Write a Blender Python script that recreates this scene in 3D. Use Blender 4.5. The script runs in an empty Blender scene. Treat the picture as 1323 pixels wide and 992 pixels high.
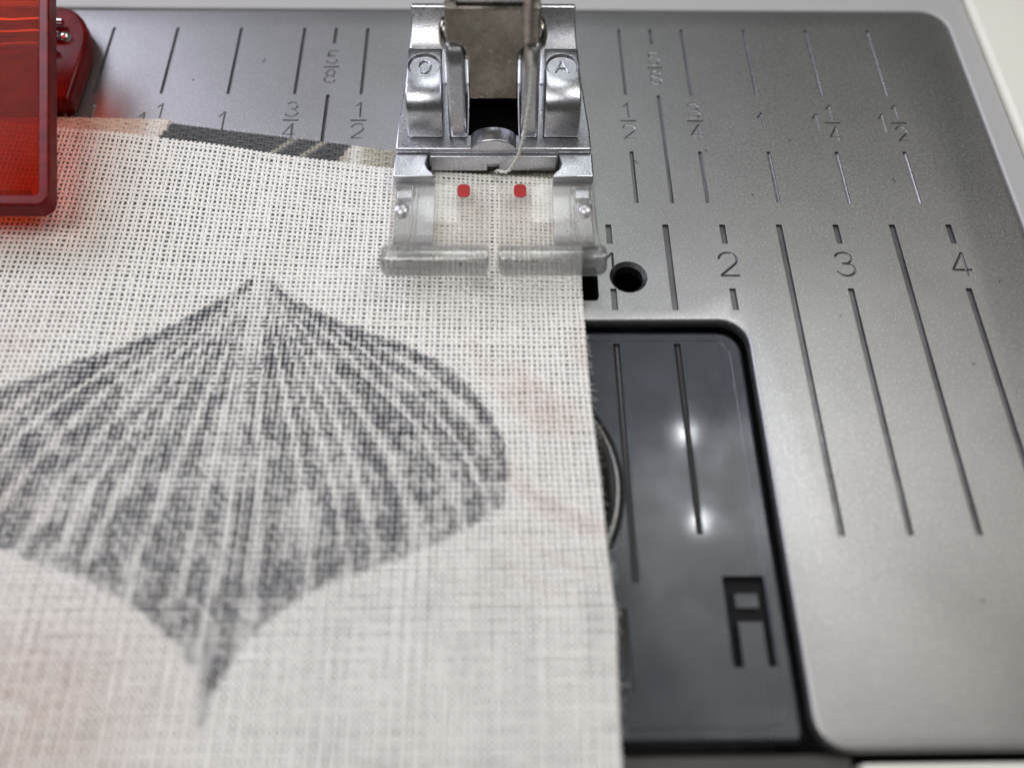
import bpy, bmesh, math, random
import numpy as np
from mathutils import Vector, Matrix

random.seed(7)
rng = np.random.RandomState(11)
MM = 0.001
scene = bpy.context.scene
col = scene.collection

# ------------------------------------------------------------------ camera
cam_data = bpy.data.cameras.new('camera')
cam = bpy.data.objects.new('camera', cam_data)
col.objects.link(cam)
_F = Vector((0.01727282, 0.467745, -0.88369467))
_R = Vector((0.99984555, -0.01094924, 0.01374763))
_U = Vector((0.0032454, 0.88379564, 0.46786188))
_C = Vector((0.29210717, -46.1469033, 57.45426934)) * MM
cam.matrix_world = Matrix(((_R.x, _U.x, -_F.x, _C.x), (_R.y, _U.y, -_F.y, _C.y),
                           (_R.z, _U.z, -_F.z, _C.z), (0, 0, 0, 1)))
cam_data.sensor_width = 36.0
cam_data.lens = 36.0 * 1071 / 1323
cam_data.clip_start = 0.001
cam_data.clip_end = 5.0
cam_data.dof.use_dof = True
cam_data.dof.focus_distance = 0.0725
cam_data.dof.aperture_fstop = 13.8
scene.camera = cam

# ------------------------------------------------------------------ world, exposure, lamps
world = bpy.data.worlds.new('World')
scene.world = world
world.use_nodes = True
bg = world.node_tree.nodes['Background']
bg.inputs[0].default_value = (0.80, 0.79, 0.68, 1)
bg.inputs[1].default_value = 0.07
scene.view_settings.view_transform = 'Standard'
scene.view_settings.look = 'None'
scene.view_settings.exposure = 0.15
scene.view_settings.gamma = 1.0
scene.render.engine = 'CYCLES'
scene.cycles.transparent_max_bounces = 24
scene.cycles.max_bounces = 10
scene.cycles.transmission_bounces = 8
scene.cycles.use_denoising = True


def area_lamp(name, loc, target, size, power, color, shape='DISK', size_y=None):
    d = bpy.data.lights.new(name, 'AREA')
    d.shape = shape
    d.size = size * MM
    if size_y:
        d.size_y = size_y * MM
    d.energy = power
    d.color = color
    o = bpy.data.objects.new(name, d)
    col.objects.link(o)
    o.location = Vector(loc) * MM
    dirv = (Vector(target) - Vector(loc)).normalized()
    o.rotation_euler = dirv.to_track_quat('-Z', 'Y').to_euler()
    return o


# two work-light diodes under the machine's arm, as mirrored in the glossy bobbin cover, and their frosted panel
area_lamp('work_light_diode', (35, 17, 80), (6, -8, 0), 1.9, 0.0037, (0.93, 0.96, 1.0))
area_lamp('work_light_diode', (35.6, 0.2, 80), (6, -8, 0), 1.9, 0.0034, (0.93, 0.96, 1.0))
area_lamp('work_light_panel', (42, 7, 84), (5, -5, 0), 24, 0.0065, (0.95, 0.97, 1.0), 'RECTANGLE', 38)
# soft light under the machine's head right behind the foot
area_lamp('head_light', (0, 80, 100), (0, -4, 0), 40, 0.016, (0.93, 0.98, 1.0))
# two added fills without a real source, then the room's lamp above
area_lamp('left_back_fill', (-225, 145, 200), (-20, 0, 0), 190, 0.64, (0.86, 0.85, 1.0), 'RECTANGLE', 150)  # added fill, brightens the plate's upper left
area_lamp('front_left_fill', (-80, -75, 260), (-18, -15, 0), 150, 0.28, (1.0, 0.985, 0.97))  # added fill, lifts the fabric without sheen on the plate
area_lamp('room_light', (190, 70, 420), (0, 0, 0), 230, 0.35, (1.0, 0.955, 0.86), 'RECTANGLE', 200)


# ------------------------------------------------------------------ material helpers
def new_mat(name):
    m = bpy.data.materials.new(name)
    m.use_nodes = True
    nt = m.node_tree
    b = nt.nodes['Principled BSDF']
    return m, nt, b


def coord(nt, scale=1000.0, src='Object'):
    tc = nt.nodes.new('ShaderNodeTexCoord')
    mp = nt.nodes.new('ShaderNodeMapping')
    s = scale if isinstance(scale, tuple) else (scale,) * 3
    mp.inputs['Scale'].default_value = s
    nt.links.new(tc.outputs[src], mp.inputs[0])
    return mp.outputs[0]


def noise(nt, vec, scale, detail=3, rough=0.6):
    n = nt.nodes.new('ShaderNodeTexNoise')
    n.inputs['Scale'].default_value = scale
    n.inputs['Detail'].default_value = detail
    n.inputs['Roughness'].default_value = rough
    nt.links.new(vec, n.inputs['Vector'])
    return n.outputs[0]


def remap(nt, val, a, b, c, d):
    n = nt.nodes.new('ShaderNodeMapRange')
    n.inputs[1].default_value = a
    n.inputs[2].default_value = b
    n.inputs[3].default_value = c
    n.inputs[4].default_value = d
    nt.links.new(val, n.inputs[0])
    return n.outputs[0]


def mixc(nt, fac, c1, c2, blend='MIX'):
    n = nt.nodes.new('ShaderNodeMix')
    n.data_type = 'RGBA'
    n.blend_type = blend
    for i, c in ((6, c1), (7, c2)):
        if isinstance(c, tuple):
            n.inputs[i].default_value = (*c, 1) if len(c) == 3 else c
        else:
            nt.links.new(c, n.inputs[i])
    if isinstance(fac, float):
        n.inputs[0].default_value = fac
    else:
        nt.links.new(fac, n.inputs[0])
    return n.outputs[2]


def bump(nt, h, strength, dist_mm, target):
    n = nt.nodes.new('ShaderNodeBump')
    n.inputs['Strength'].default_value = strength
    n.inputs['Distance'].default_value = dist_mm * MM
    nt.links.new(h, n.inputs['Height'])
    nt.links.new(n.outputs[0], target)
    return n


def metal_mat(name, c1, c2, rough, grain=6.0, bump_s=0.3, bump_d=0.01, rvar=0.08, blot=0.25, specks=None, metallic=1.0):
    m, nt, b = new_mat(name)
    v = coord(nt)
    big = noise(nt, v, blot, 4)
    fine = noise(nt, v, grain, 2)
    c = mixc(nt, remap(nt, big, 0.35, 0.65, 0, 1), c1, c2)
    if specks:
        sp = noise(nt, v, specks[0], 2, 0.5)
        c = mixc(nt, remap(nt, sp, specks[1], specks[1] + 0.05, 0, 1), c, specks[2])
    nt.links.new(c, b.inputs['Base Color'])
    b.inputs['Metallic'].default_value = metallic
    r = remap(nt, noise(nt, v, grain * 0.4, 3), 0.3, 0.7, rough - rvar, rough + rvar)
    nt.links.new(r, b.inputs['Roughness'])
    bump(nt, fine, bump_s, bump_d, b.inputs['Normal'])
    return m


def plastic_mat(name, c, rough=0.35, var=0.06, grain=3.0, bump_s=0.15):
    m, nt, b = new_mat(name)
    v = coord(nt)
    c2 = tuple(x * (1 - var) for x in c)
    nt.links.new(mixc(nt, noise(nt, v, 0.3, 4), c, c2), b.inputs['Base Color'])
    b.inputs['Roughness'].default_value = rough
    bump(nt, noise(nt, v, grain, 2), bump_s, 0.02, b.inputs['Normal'])
    return m


def clear_mat(name, tint, haze, haze_color, rough=0.06, refr=0.35, ior=1.49, gloss=1.0, bump_s=0.12, bump_scale=0.8):
    """see-through moulded plastic: straight transmission + some refraction + a little milky scatter under a gloss"""
    m = bpy.data.materials.new(name)
    m.use_nodes = True
    nt = m.node_tree
    nt.nodes.clear()
    out = nt.nodes.new('ShaderNodeOutputMaterial')
    v = coord(nt)
    bn = nt.nodes.new('ShaderNodeBump')
    bn.inputs['Strength'].default_value = bump_s
    bn.inputs['Distance'].default_value = 0.1 * MM
    nt.links.new(noise(nt, v, bump_scale, 3), bn.inputs['Height'])
    tr = nt.nodes.new('ShaderNodeBsdfTransparent')
    tr.inputs[0].default_value = (*tint, 1)
    rf = nt.nodes.new('ShaderNodeBsdfRefraction')
    rf.inputs['Color'].default_value = (*tint, 1)
    rf.inputs['Roughness'].default_value = rough
    rf.inputs['IOR'].default_value = ior
    nt.links.new(bn.outputs[0], rf.inputs['Normal'])
    m1 = nt.nodes.new('ShaderNodeMixShader')
    m1.inputs[0].default_value = refr
    nt.links.new(tr.outputs[0], m1.inputs[1])
    nt.links.new(rf.outputs[0], m1.inputs[2])
    df = nt.nodes.new('ShaderNodeBsdfTranslucent')
    df.inputs[0].default_value = (*haze_color, 1)
    d2 = nt.nodes.new('ShaderNodeBsdfDiffuse')
    d2.inputs[0].default_value = (*haze_color, 1)
    md = nt.nodes.new('ShaderNodeMixShader')
    md.inputs[0].default_value = 0.6
    nt.links.new(df.outputs[0], md.inputs[1])
    nt.links.new(d2.outputs[0], md.inputs[2])
    m2 = nt.nodes.new('ShaderNodeMixShader')
    nt.links.new(remap(nt, noise(nt, v, 0.5, 3), 0.3, 0.7, haze * 0.6, haze * 1.4), m2.inputs[0])
    nt.links.new(m1.outputs[0], m2.inputs[1])
    nt.links.new(md.outputs[0], m2.inputs[2])
    gl = nt.nodes.new('ShaderNodeBsdfGlossy')
    gl.inputs['Roughness'].default_value = rough
    nt.links.new(bn.outputs[0], gl.inputs['Normal'])
    fr = nt.nodes.new('ShaderNodeFresnel')
    fr.inputs[0].default_value = 1.5
    nt.links.new(bn.outputs[0], fr.inputs['Normal'])
    mu = nt.nodes.new('ShaderNodeMath')
    mu.operation = 'MULTIPLY'
    mu.use_clamp = True
    mu.inputs[1].default_value = gloss
    geo = nt.nodes.new('ShaderNodeNewGeometry')
    outer = remap(nt, geo.outputs['Backfacing'], 0, 1, 1, 0.0)
    m0 = nt.nodes.new('ShaderNodeMath')
    m0.operation = 'MULTIPLY'
    nt.links.new(fr.outputs[0], m0.inputs[0])
    nt.links.new(outer, m0.inputs[1])
    nt.links.new(m0.outputs[0], mu.inputs[0])
    m3 = nt.nodes.new('ShaderNodeMixShader')
    nt.links.new(mu.outputs[0], m3.inputs[0])
    nt.links.new(m2.outputs[0], m3.inputs[1])
    nt.links.new(gl.outputs[0], m3.inputs[2])
    nt.links.new(m3.outputs[0], out.inputs[0])
    return m


M = {}
M['plate'] = metal_mat('satin_plate', (0.365, 0.366, 0.370), (0.335, 0.336, 0.340), 0.45, grain=9.0, bump_s=0.7,
                       bump_d=0.012, rvar=0.05, blot=0.12, specks=(6.0, 0.60, (0.49, 0.49, 0.50)))  # pale specks put the grain's sparkle into the base colour
M['groove'] = metal_mat('round_groove', (0.28, 0.28, 0.29), (0.25, 0.25, 0.26), 0.38, grain=6.0, bump_s=0.6, bump_d=0.012)
M['groove_dark'] = metal_mat('darkened_groove', (0.18, 0.18, 0.19), (0.14, 0.14, 0.145), 0.45, grain=6.0, bump_s=0.6, bump_d=0.012, rvar=0.1)
M['letter_dark'] = plastic_mat('dark_groove', (0.008, 0.008, 0.009), 0.6)
M['letter_dark'].node_tree.nodes['Principled BSDF'].inputs['Specular IOR Level'].default_value = 0.15
M['cast'] = metal_mat('cast_metal', (0.54, 0.545, 0.58), (0.49, 0.495, 0.53), 0.30, grain=6.5, bump_s=0.9, bump_d=0.014,
                      rvar=0.04, blot=0.4, specks=(8.0, 0.60, (0.80, 0.80, 0.84)))
M['ankle'] = metal_mat('nickel_ankle', (0.25, 0.23, 0.20), (0.17, 0.15, 0.12), 0.24, grain=3.0, bump_s=0.5, bump_d=0.02,
                       rvar=0.1, blot=0.5, specks=(3.2, 0.69, (0.55, 0.50, 0.42)))
M['polished'] = metal_mat('polished_steel', (0.62, 0.61, 0.60), (0.55, 0.54, 0.52), 0.14, grain=2.0, bump_s=0.1)
M['needle'] = metal_mat('needle_steel', (0.40, 0.35, 0.30), (0.30, 0.25, 0.21), 0.25, grain=2.0, bump_s=0.1)
M['bobbin_steel'] = metal_mat('bobbin_steel', (0.8, 0.78, 0.74), (0.7, 0.68, 0.64), 0.25, grain=3.0, bump_s=0.3)
M['cream'] = plastic_mat('cream_plastic', (0.74, 0.73, 0.65), 0.4)
M['grey'] = plastic_mat('grey_plastic', (0.40, 0.395, 0.39), 0.45)
M['black'] = plastic_mat('black_plastic', (0.012, 0.012, 0.013), 0.6)
M['pit'] = plastic_mat('pit_black', (0.004, 0.004, 0.004), 0.9)
M['pit'].node_tree.nodes['Principled BSDF'].inputs['Specular IOR Level'].default_value = 0.05
M['dark_gloss'] = plastic_mat('dark_gloss_groove', (0.014, 0.013, 0.013), 0.26, 0.06, 5.0, 0.5)
M['dark_gloss'].node_tree.nodes['Principled BSDF'].inputs['Specular IOR Level'].default_value = 1.0
M['darkgrey'] = plastic_mat('dark_grey_plastic', (0.05, 0.045, 0.04), 0.5)
M['red_ink'] = plastic_mat('red_ink', (0.48, 0.035, 0.035), 0.4, 0.35, 6.0, 0.5)
M['clear'] = clear_mat('clear_plastic', (0.985, 0.98, 0.965), 0.13, (0.84, 0.81, 0.77), rough=0.09, refr=0.08, gloss=1.3)
M['clear_lip'] = clear_mat('clear_plastic_lip', (0.96, 0.97, 0.97), 0.06, (0.74, 0.74, 0.72), rough=0.06, refr=0.55, gloss=2.2, bump_s=0.6)
M['red'] = clear_mat('red_clear_plastic', (0.76, 0.20, 0.05), 0.13, (0.80, 0.10, 0.02), rough=0.12, refr=0.04, gloss=0.08,
                     bump_s=0.08)
M['red_rim'] = clear_mat('red_rim_plastic', (0.32, 0.012, 0.015), 0.65, (0.30, 0.011, 0.012), rough=0.25, refr=0.25, gloss=0.5, bump_s=0.1)


# smoked translucent bobbin cover
def smoke_mat():
    m = bpy.data.materials.new('smoked_plastic')
    m.use_nodes = True
    nt = m.node_tree
    nt.nodes.clear()
    N, Lk = nt.nodes.new, nt.links.new
    out = N('ShaderNodeOutputMaterial')
    v = coord(nt)
    bn = N('ShaderNodeBump')
    bn.inputs['Strength'].default_value = 0.8
    bn.inputs['Distance'].default_value = 0.025 * MM
    Lk(noise(nt, v, 5.0, 3, 0.7), bn.inputs['Height'])
    tr = N('ShaderNodeBsdfTransparent')
    tr.inputs[0].default_value = (0.70, 0.70, 0.72, 1)
    df = N('ShaderNodeBsdfDiffuse')
    Lk(mixc(nt, remap(nt, noise(nt, v, 0.35, 5), 0.35, 0.65, 0, 1), (0.010, 0.012, 0.018), (0.034, 0.037, 0.048)), df.inputs[0])
    m1 = N('ShaderNodeMixShader')
    m1.inputs[0].default_value = 0.30
    Lk(tr.outputs[0], m1.inputs[1])
    Lk(df.outputs[0], m1.inputs[2])
    fr = N('ShaderNodeFresnel')
    fr.inputs[0].default_value = 1.68
    Lk(bn.outputs[0], fr.inputs['Normal'])
    geo = N('ShaderNodeNewGeometry')
    mu = N('ShaderNodeMath')
    mu.operation = 'MULTIPLY'
    Lk(fr.outputs[0], mu.inputs[0])
    Lk(remap(nt, geo.outputs['Backfacing'], 0, 1, 1, 0), mu.inputs[1])
    satin = N('ShaderNodeBsdfGlossy')
    satin.inputs[0].default_value = (0.84, 0.90, 1.0, 1)
    Lk(remap(nt, noise(nt, v, 0.22, 6, 0.7), 0.35, 0.65, 0.30, 0.52), satin.inputs['Roughness'])
    Lk(bn.outputs[0], satin.inputs['Normal'])
    sharp = N('ShaderNodeBsdfGlossy')
    sharp.inputs['Roughness'].default_value = 0.09
    mg = N('ShaderNodeMixShader')
    mg.inputs[0].default_value = 0.22
    Lk(satin.outputs[0], mg.inputs[1])
    Lk(sharp.outputs[0], mg.inputs[2])
    m2 = N('ShaderNodeMixShader')
    Lk(mu.outputs[0], m2.inputs[0])
    Lk(m1.outputs[0], m2.inputs[1])
    Lk(mg.outputs[0], m2.inputs[2])
    Lk(m2.outputs[0], out.inputs[0])
    return m


M['smoke'] = smoke_mat()


def fabric_mat(name, sheen=0.2, fleck=0.04):
    m, nt, b = new_mat(name)
    at = nt.nodes.new('ShaderNodeAttribute')
    at.attribute_name = 'print'
    v = coord(nt)
    f = remap(nt, noise(nt, v, 9.0, 3, 0.7), 0.3, 0.7, 0.84, 1.08)
    c = mixc(nt, 1.0, at.outputs['Color'], f, 'MULTIPLY')
    nt.links.new(c, b.inputs['Base Color'])
    b.inputs['Roughness'].default_value = 0.85
    b.inputs['Sheen Weight'].default_value = sheen
    b.inputs['Specular IOR Level'].default_value = 0.3
    bump(nt, noise(nt, v, 14.0, 2, 0.8), 0.8, 0.05, b.inputs['Normal'])
    return m


M['fabric'] = fabric_mat('woven_cotton')
M['thread'] = plastic_mat('white_thread', (0.80, 0.79, 0.74), 0.8, 0.15, 8.0, 0.8)


# ------------------------------------------------------------------ object helpers
ORIG = {}


def props(o, label=None, cat=None, group=None, kind=None):
    if label:
        o['label'] = label
    if cat:
        o['category'] = cat
    if group:
        o['group'] = group
    if kind:
        o['kind'] = kind
    return o


def thing(name, label, cat, origin, group=None):
    o = bpy.data.objects.new(name, None)
    o.empty_display_size = 0.005
    col.objects.link(o)
    o.location = Vector(origin) * MM
    ORIG[o] = Vector(origin)
    return props(o, label, cat, group)


def link(name, me, mat, parent=None, origin=None, smooth=None):
    """me is in world mm; stored relative to the root's origin, in metres"""
    o = bpy.data.objects.new(name, me)
    col.objects.link(o)
    if parent is not None:
        org = ORIG[parent]
        o.parent = parent
    else:
        org = Vector(origin or (0, 0, 0))
        o.location = org * MM
    ORIG[o] = org
    me.transform(Matrix.Scale(MM, 4) @ Matrix.Translation(-org))
    if mat is not None:
        me.materials.append(mat)
    if smooth is not None:
        me.shade_smooth()
        if smooth < 180:
            me.set_sharp_from_angle(angle=math.radians(smooth))
    return o


class Geo:
    def __init__(self):
        self.v = []
        self.f = []

    def add(self, vs, fs):
        n = len(self.v)
        self.v += [tuple(p) for p in vs]
        self.f += [tuple(i + n for i in f) for f in fs]
        return self

    def prism(self, pts, z0, z1, axis='Z'):
        """closed outline extruded; axis Z: pts=(x,y); axis X: pts=(y,z), extruded x0..x1; axis Y: pts=(x,z)"""
        n = len(pts)

        def mk(a, b, t):
            return (a, b, t) if axis == 'Z' else ((t, a, b) if axis == 'X' else (a, t, b))
        vs = [mk(a, b, z0) for a, b in pts] + [mk(a, b, z1) for a, b in pts]
        fs = [tuple(range(n))[::-1], tuple(range(n, 2 * n))]
        fs += [(i, (i + 1) % n, (i + 1) % n + n, i + n) for i in range(n)]
        return self.add(vs, fs)

    def box(self, x0, x1, y0, y1, z0, z1):
        return self.prism([(x0, y0), (x1, y0), (x1, y1), (x0, y1)], z0, z1)

    def tube(self, path, rad, seg=8, caps=True):
        path = [Vector(p) for p in path]
        n = len(path)
        if not hasattr(rad, '__len__'):
            rad = [rad] * n
        vs = []
        up = None
        for i, p in enumerate(path):
            t = (path[min(i + 1, n - 1)] - path[max(i - 1, 0)]).normalized()
            if up is None:
                up = Vector((0, 0, 1)) if abs(t.z) < 0.9 else Vector((0, 1, 0))
            a = t.cross(up).normalized()
            b2 = a.cross(t).normalized()
            up = b2
            for k in range(seg):
                w = 2 * math.pi * (k + 0.5) / seg
                vs.append(p + a * math.cos(w) * rad[i] + b2 * math.sin(w) * rad[i])
        fs = []
        for i in range(n - 1):
            for k in range(seg):
                k2 = (k + 1) % seg
                fs.append((i * seg + k, i * seg + k2, (i + 1) * seg + k2, (i + 1) * seg + k))
        if caps:
            fs.append(tuple(range(seg))[::-1])
            fs.append(tuple(range((n - 1) * seg, n * seg)))
        return self.add(vs, fs)

    def lathe(self, prof, c, axis='Z', seg=32, closed=False):
        """prof = [(r, h)...] round an axis through c"""
        vs = []
        for r, h in prof:
            for k in range(seg):
                w = 2 * math.pi * k / seg
                a, b = r * math.cos(w), r * math.sin(w)
                if axis == 'Z':
                    vs.append((c[0] + a, c[1] + b, c[2] + h))
                elif axis == 'X':
                    vs.append((c[0] + h, c[1] + a, c[2] + b))
                else:
                    vs.append((c[0] + b, c[1] + h, c[2] + a))
        n = len(prof)
        fs = []
        for i in range(n - 1 if not closed else n):
            j = (i + 1) % n
            for k in range(seg):
                k2 = (k + 1) % seg
                fs.append((i * seg + k, i * seg + k2, j * seg + k2, j * seg + k))
        if not closed:
            fs.append(tuple(range(seg))[::-1])
            fs.append(tuple(range((n - 1) * seg, n * seg)))
        return self.add(vs, fs)

    def mesh(self, name):
        me = bpy.data.meshes.new(name)
        me.from_pydata(self.v, [], self.f)
        bm = bmesh.new()
        bm.from_mesh(me)
        bmesh.ops.remove_doubles(bm, verts=bm.verts, dist=1e-5)
        bmesh.ops.recalc_face_normals(bm, faces=bm.faces)
        bm.to_mesh(me)
        bm.free()
        return me

    def build(self, name, mat, parent=None, origin=None, smooth=None, bevel=None, seg=2, angle=40):
        o = link(name, self.mesh(name), mat, parent, origin, smooth)
        if bevel:
            md = o.modifiers.new('bevel', 'BEVEL')
            md.width = bevel * MM
            md.segments = seg
            md.limit_method = 'ANGLE'
            md.angle_limit = math.radians(angle)
            o.data.shade_smooth()
            if smooth is None:
                o.data.set_sharp_from_angle(angle=math.radians(50))
            md.harden_normals = False
        return o


def rrect(x0, x1, y0, y1, r, n=6):
    if not hasattr(r, '__len__'):
        r = (r,) * 4
    pts = []
    for (cx, cy, sx, sy, a0, rr) in ((x1, y1, -1, -1, 0, r[0]), (x0, y1, 1, -1, 90, r[1]),
                                     (x0, y0, 1, 1, 180, r[2]), (x1, y0, -1, 1, 270, r[3])):
        if rr <= 0:
            pts.append((cx, cy))
            continue
        for k in range(n + 1):
            w = math.radians(a0 + 90 * k / n)
            pts.append((cx + sx * rr + rr * math.cos(w), cy + sy * rr + rr * math.sin(w)))
    return pts


def arc(cx, cy, rx, ry, a0, a1, n=10):
    return [(cx + rx * math.cos(math.radians(a0 + (a1 - a0) * i / n)),
             cy + ry * math.sin(math.radians(a0 + (a1 - a0) * i / n))) for i in range(n + 1)]


def apply_mods(o):
    dg = bpy.context.evaluated_depsgraph_get()
    me = bpy.data.meshes.new_from_object(o.evaluated_get(dg))
    old = o.data
    o.modifiers.clear()
    o.data = me
    bpy.data.meshes.remove(old)


def carve(o, geo, mat=None):
    """cut the shapes of geo (world mm) out of o for good"""
    me = geo.mesh('cutter')
    me.transform(Matrix.Scale(MM, 4))
    if mat:
        me.materials.append(mat)
    c = bpy.data.objects.new('cutter', me)
    col.objects.link(c)
    md = o.modifiers.new('carve', 'BOOLEAN')
    md.material_mode = 'TRANSFER' if mat else 'INDEX'
    md.operation = 'DIFFERENCE'
    md.solver = 'EXACT'
    md.use_self = True
    md.object = c
    bpy.context.view_layer.update()
    apply_mods(o)
    bpy.data.objects.remove(c)
    bpy.data.meshes.remove(me)


# strokes of the engraved digits, unit box (x 0..1, y 0..1)
DIG = {
    '1': [[(0.22, 0.72), (0.58, 1.0)], [(0.58, 1.0), (0.58, 0.0)]],
    '2': [[*arc(0.5, 0.70, 0.44, 0.30, 175, -30, 10), (0.06, 0.02)], [(0.06, 0.02), (0.98, 0.02)]],
    '3': [[*arc(0.48, 0.76, 0.40, 0.24, 165, -85, 9), (0.38, 0.53)],
          [(0.42, 0.53), *arc(0.48, 0.27, 0.46, 0.26, 80, -165, 10)]],
    '4': [[(0.98, 0.26), (0.04, 0.26)], [(0.04, 0.26), (0.70, 1.0)], [(0.70, 1.0), (0.70, 0.0)]],
    '5': [[(0.92, 1.0), (0.18, 1.0)], [(0.20, 1.0), (0.12, 0.56)], [(0.12, 0.56), *arc(0.46, 0.33, 0.44, 0.33, 125, -160, 10)]],
    '8': [[*arc(0.5, 0.77, 0.34, 0.23, 60, 412, 16)], [*arc(0.5, 0.265, 0.44, 0.265, -60, 292, 16)]],
}


def digit(g, ch, x, y, w, h, r=0.09, z=0.0):
    """x is the middle, y the foot of the digit"""
    for st in DIG[ch]:
        pts = [(x + (a - 0.5) * w, y + b * h, z - r * 0.35) for a, b in st]
        g.tube(pts, r, 6)


def fraction(g, x, ytop, a, b, h=1.75, w=1.15, r=0.10):
    digit(g, a, x, ytop - h, w, h, r)
    g.box(x - 0.75, x + 0.75, ytop - h - 0.52, ytop - h - 0.36, -0.13, 0.1)
    digit(g, b, x, ytop - 2 * h - 0.88, w, h, r)


# ------------------------------------------------------------------ needle plate
ZP = 0.0
outline = ([(-60, 27.7)] + [(44.2, 27.7)] + [(44.2 + 2.3 * math.sin(math.radians(a)), 25.4 + 2.3 * math.cos(math.radians(a)))
                                             for a in range(10, 91, 10)]
           + [(46.5, -40.6)] + [(44.7 + 1.8 * math.cos(math.radians(a)), -40.6 - 1.8 * math.sin(math.radians(a)))
                                for a in range(15, 91, 15)]
           + [(22.9, -42.4)] + [(22.9 - 2.2 * math.sin(math.radians(a)), -40.2 - 2.2 * math.cos(math.radians(a)))
                                for a in range(15, 91, 15)]
           + [(20.7, -12.1)] + [(18.5 + 2.2 * math.cos(math.radians(a)), -12.1 + 2.2 * math.sin(math.radians(a)))
                                for a in range(15, 91, 15)]
           + [(-20, -9.9), (-20, -42.4), (-60, -42.4)])
plate = Geo().prism(outline, -1.3, ZP).build('needle_plate', M['plate'], bevel=0.28, seg=4)
props(plate, 'satin silver metal needle plate engraved with seam guide lines and numbers', 'needle plate')
apply_mods(plate)
cut = Geo()
# metric row
for x, y1 in ((15, -8.9), (25, -28.2), (35, -28.2), (45, -28.2)):
    if x < 45:
        cut.prism(rrect(x - 0.27, x + 0.27, y1, 0, 0.05, 1), -0.26, 0.2)
for x in (10, 20, 30, 40):
    cut.prism(rrect(x - 0.26, x + 0.26, -2.1, 0, 0.05, 1), -0.26, 0.2)
    cut.prism(rrect(x - 0.26, x + 0.26, -8.9 if x < 25 else -28.2, -6.75, 0.05, 1), -0.26, 0.2)
    digit(cut, str(x // 10), x, -5.5, 1.75, 2.45, 0.125)
carve(plate, cut, M['groove_dark'])
# inch rows, right and left
cut = Geo()
for s in (1, -1):
    cut = Geo()
    for x in (12.7, 19.05, 25.4, 31.75, 38.1):
        cut.tube([(s * x, 24.95, -0.04), (s * x, 15.7, -0.04)], 0.17, 8)
        if s > 0:
            cut.tube([(s * x, 8.5, -0.06), (s * x, 2.4, -0.06)], 0.19, 8)
    cut.tube([(s * 15.875, 24.95, -0.04), (s * 15.875, 22.7, -0.04)], 0.17, 8)
    cut.tube([(s * 15.875, 15.65, -0.06), (s * 15.875, 2.4, -0.06)], 0.18, 8)
    fraction(cut, s * 15.875, 21.6, '5', '8', 1.75, 1.2)
    fraction(cut, s * 12.7, 14.6, '1', '2', 1.85, 1.25)
    fraction(cut, s * 19.05, 14.6, '3', '4', 1.85, 1.25)
    digit(cut, '1', s * 25.4, 11.0, 1.3, 2.4, 0.1)
    for x, b in ((31.75, '4'), (38.1, '2')):
        xx = s * x
        digit(cut, '1', xx - 1.15, 10.9, 1.2, 2.4, 0.1)
        fraction(cut, xx + 0.35, 14.4, '1', b, 1.85, 1.15)
    carve(plate, cut, M['groove'] if s > 0 else M['groove_dark'])  # left grooves' dark reflections put into their colour; right ones paler
cut = Geo()
# screw hole with a countersink, and the feed slot whose end shows beside the fabric
cut.lathe([(1.28, -2), (1.28, -0.35), (1.62, 0.02), (1.62, 0.3)], (11.36, -5.56, 0), 'Z', 40)
cut.prism([(5.6, -7.95), (8.55, -7.95), (8.75, -7.6), (8.75, -4.9), (8.55, -4.55), (5.6, -4.55)], -2, 0.3)
cut.prism([(-8.75, -6.5), (5.2, -6.5), (5.2, 4.2), (-8.75, 4.2)], -2, 0.3)
carve(plate, cut, M['groove_dark'])
plate.data.set_sharp_from_angle(angle=math.radians(35))

# ------------------------------------------------------------------ machine bed round the plate
bed = thing('machine_bed', 'cream sewing machine bed with a grey sunk ledge round the metal plate', 'sewing machine bed', (0, 0, -14))
Geo().box(-62, 70, -43.3, 30, -14, -12).build('well_floor', M['black'], bed)
w = Geo()
w.box(21.6, 46.0, -42.0, 27.0, -11.9, -1.6)
w.build('plate_support', M['black'], bed)
# ledge: back strip and right strip, butted
Geo().prism([(-62, 28.05), (-62, 60), (49.25, 60), (49.25, -46.5), (46.85, -46.5)]
            + [(44.2 + 2.65 * math.cos(math.radians(a)), 25.4 + 2.65 * math.sin(math.radians(a))) for a in range(0, 91, 10)],
            -3, -0.05).build('sunk_ledge', M['grey'], bed, bevel=0.2)
Geo().prism([(49.45, 60), (49.45, -60), (90, -60), (90, 60)], -6, 0.45).build('bed_top', M['cream'], bed, bevel=0.5, seg=3)
Geo().box(23.6, 49.2, -60, -43.0, -6, -0.6).build('front_edge', M['cream'], bed, bevel=0.3)
Geo().box(-30, 23.4, -60, -42.35, -6, -1.4).build('front_rail', M['darkgrey'], bed, bevel=0.3)

# ------------------------------------------------------------------ bobbin cover
cv_pts = rrect(-19.6, 20.25, -41.75, -10.45, (1.9, 1.9, 0.4, 0.6))
cover = Geo().prism(cv_pts, -1.9, -0.85).build('bobbin_cover', M['smoke'], bevel=0.3, seg=3)
props(cover, 'smoked dark plastic bobbin cover with engraved arrow mark, set in the metal plate', 'bobbin cover')
apply_mods(cover)
cc = Geo()
for x, y1 in ((10, -31.2), (15, -27.8)):
    cc.tube([(x, -11.6, -0.85), (x, y1, -0.85)], 0.28, 10)
cc.tube([(9.0, -33.0, -0.85), (9.0, -38.6, -0.85)], 0.28, 10)
carve(cover, cc, M['dark_gloss'])
cc = Geo()
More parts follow.
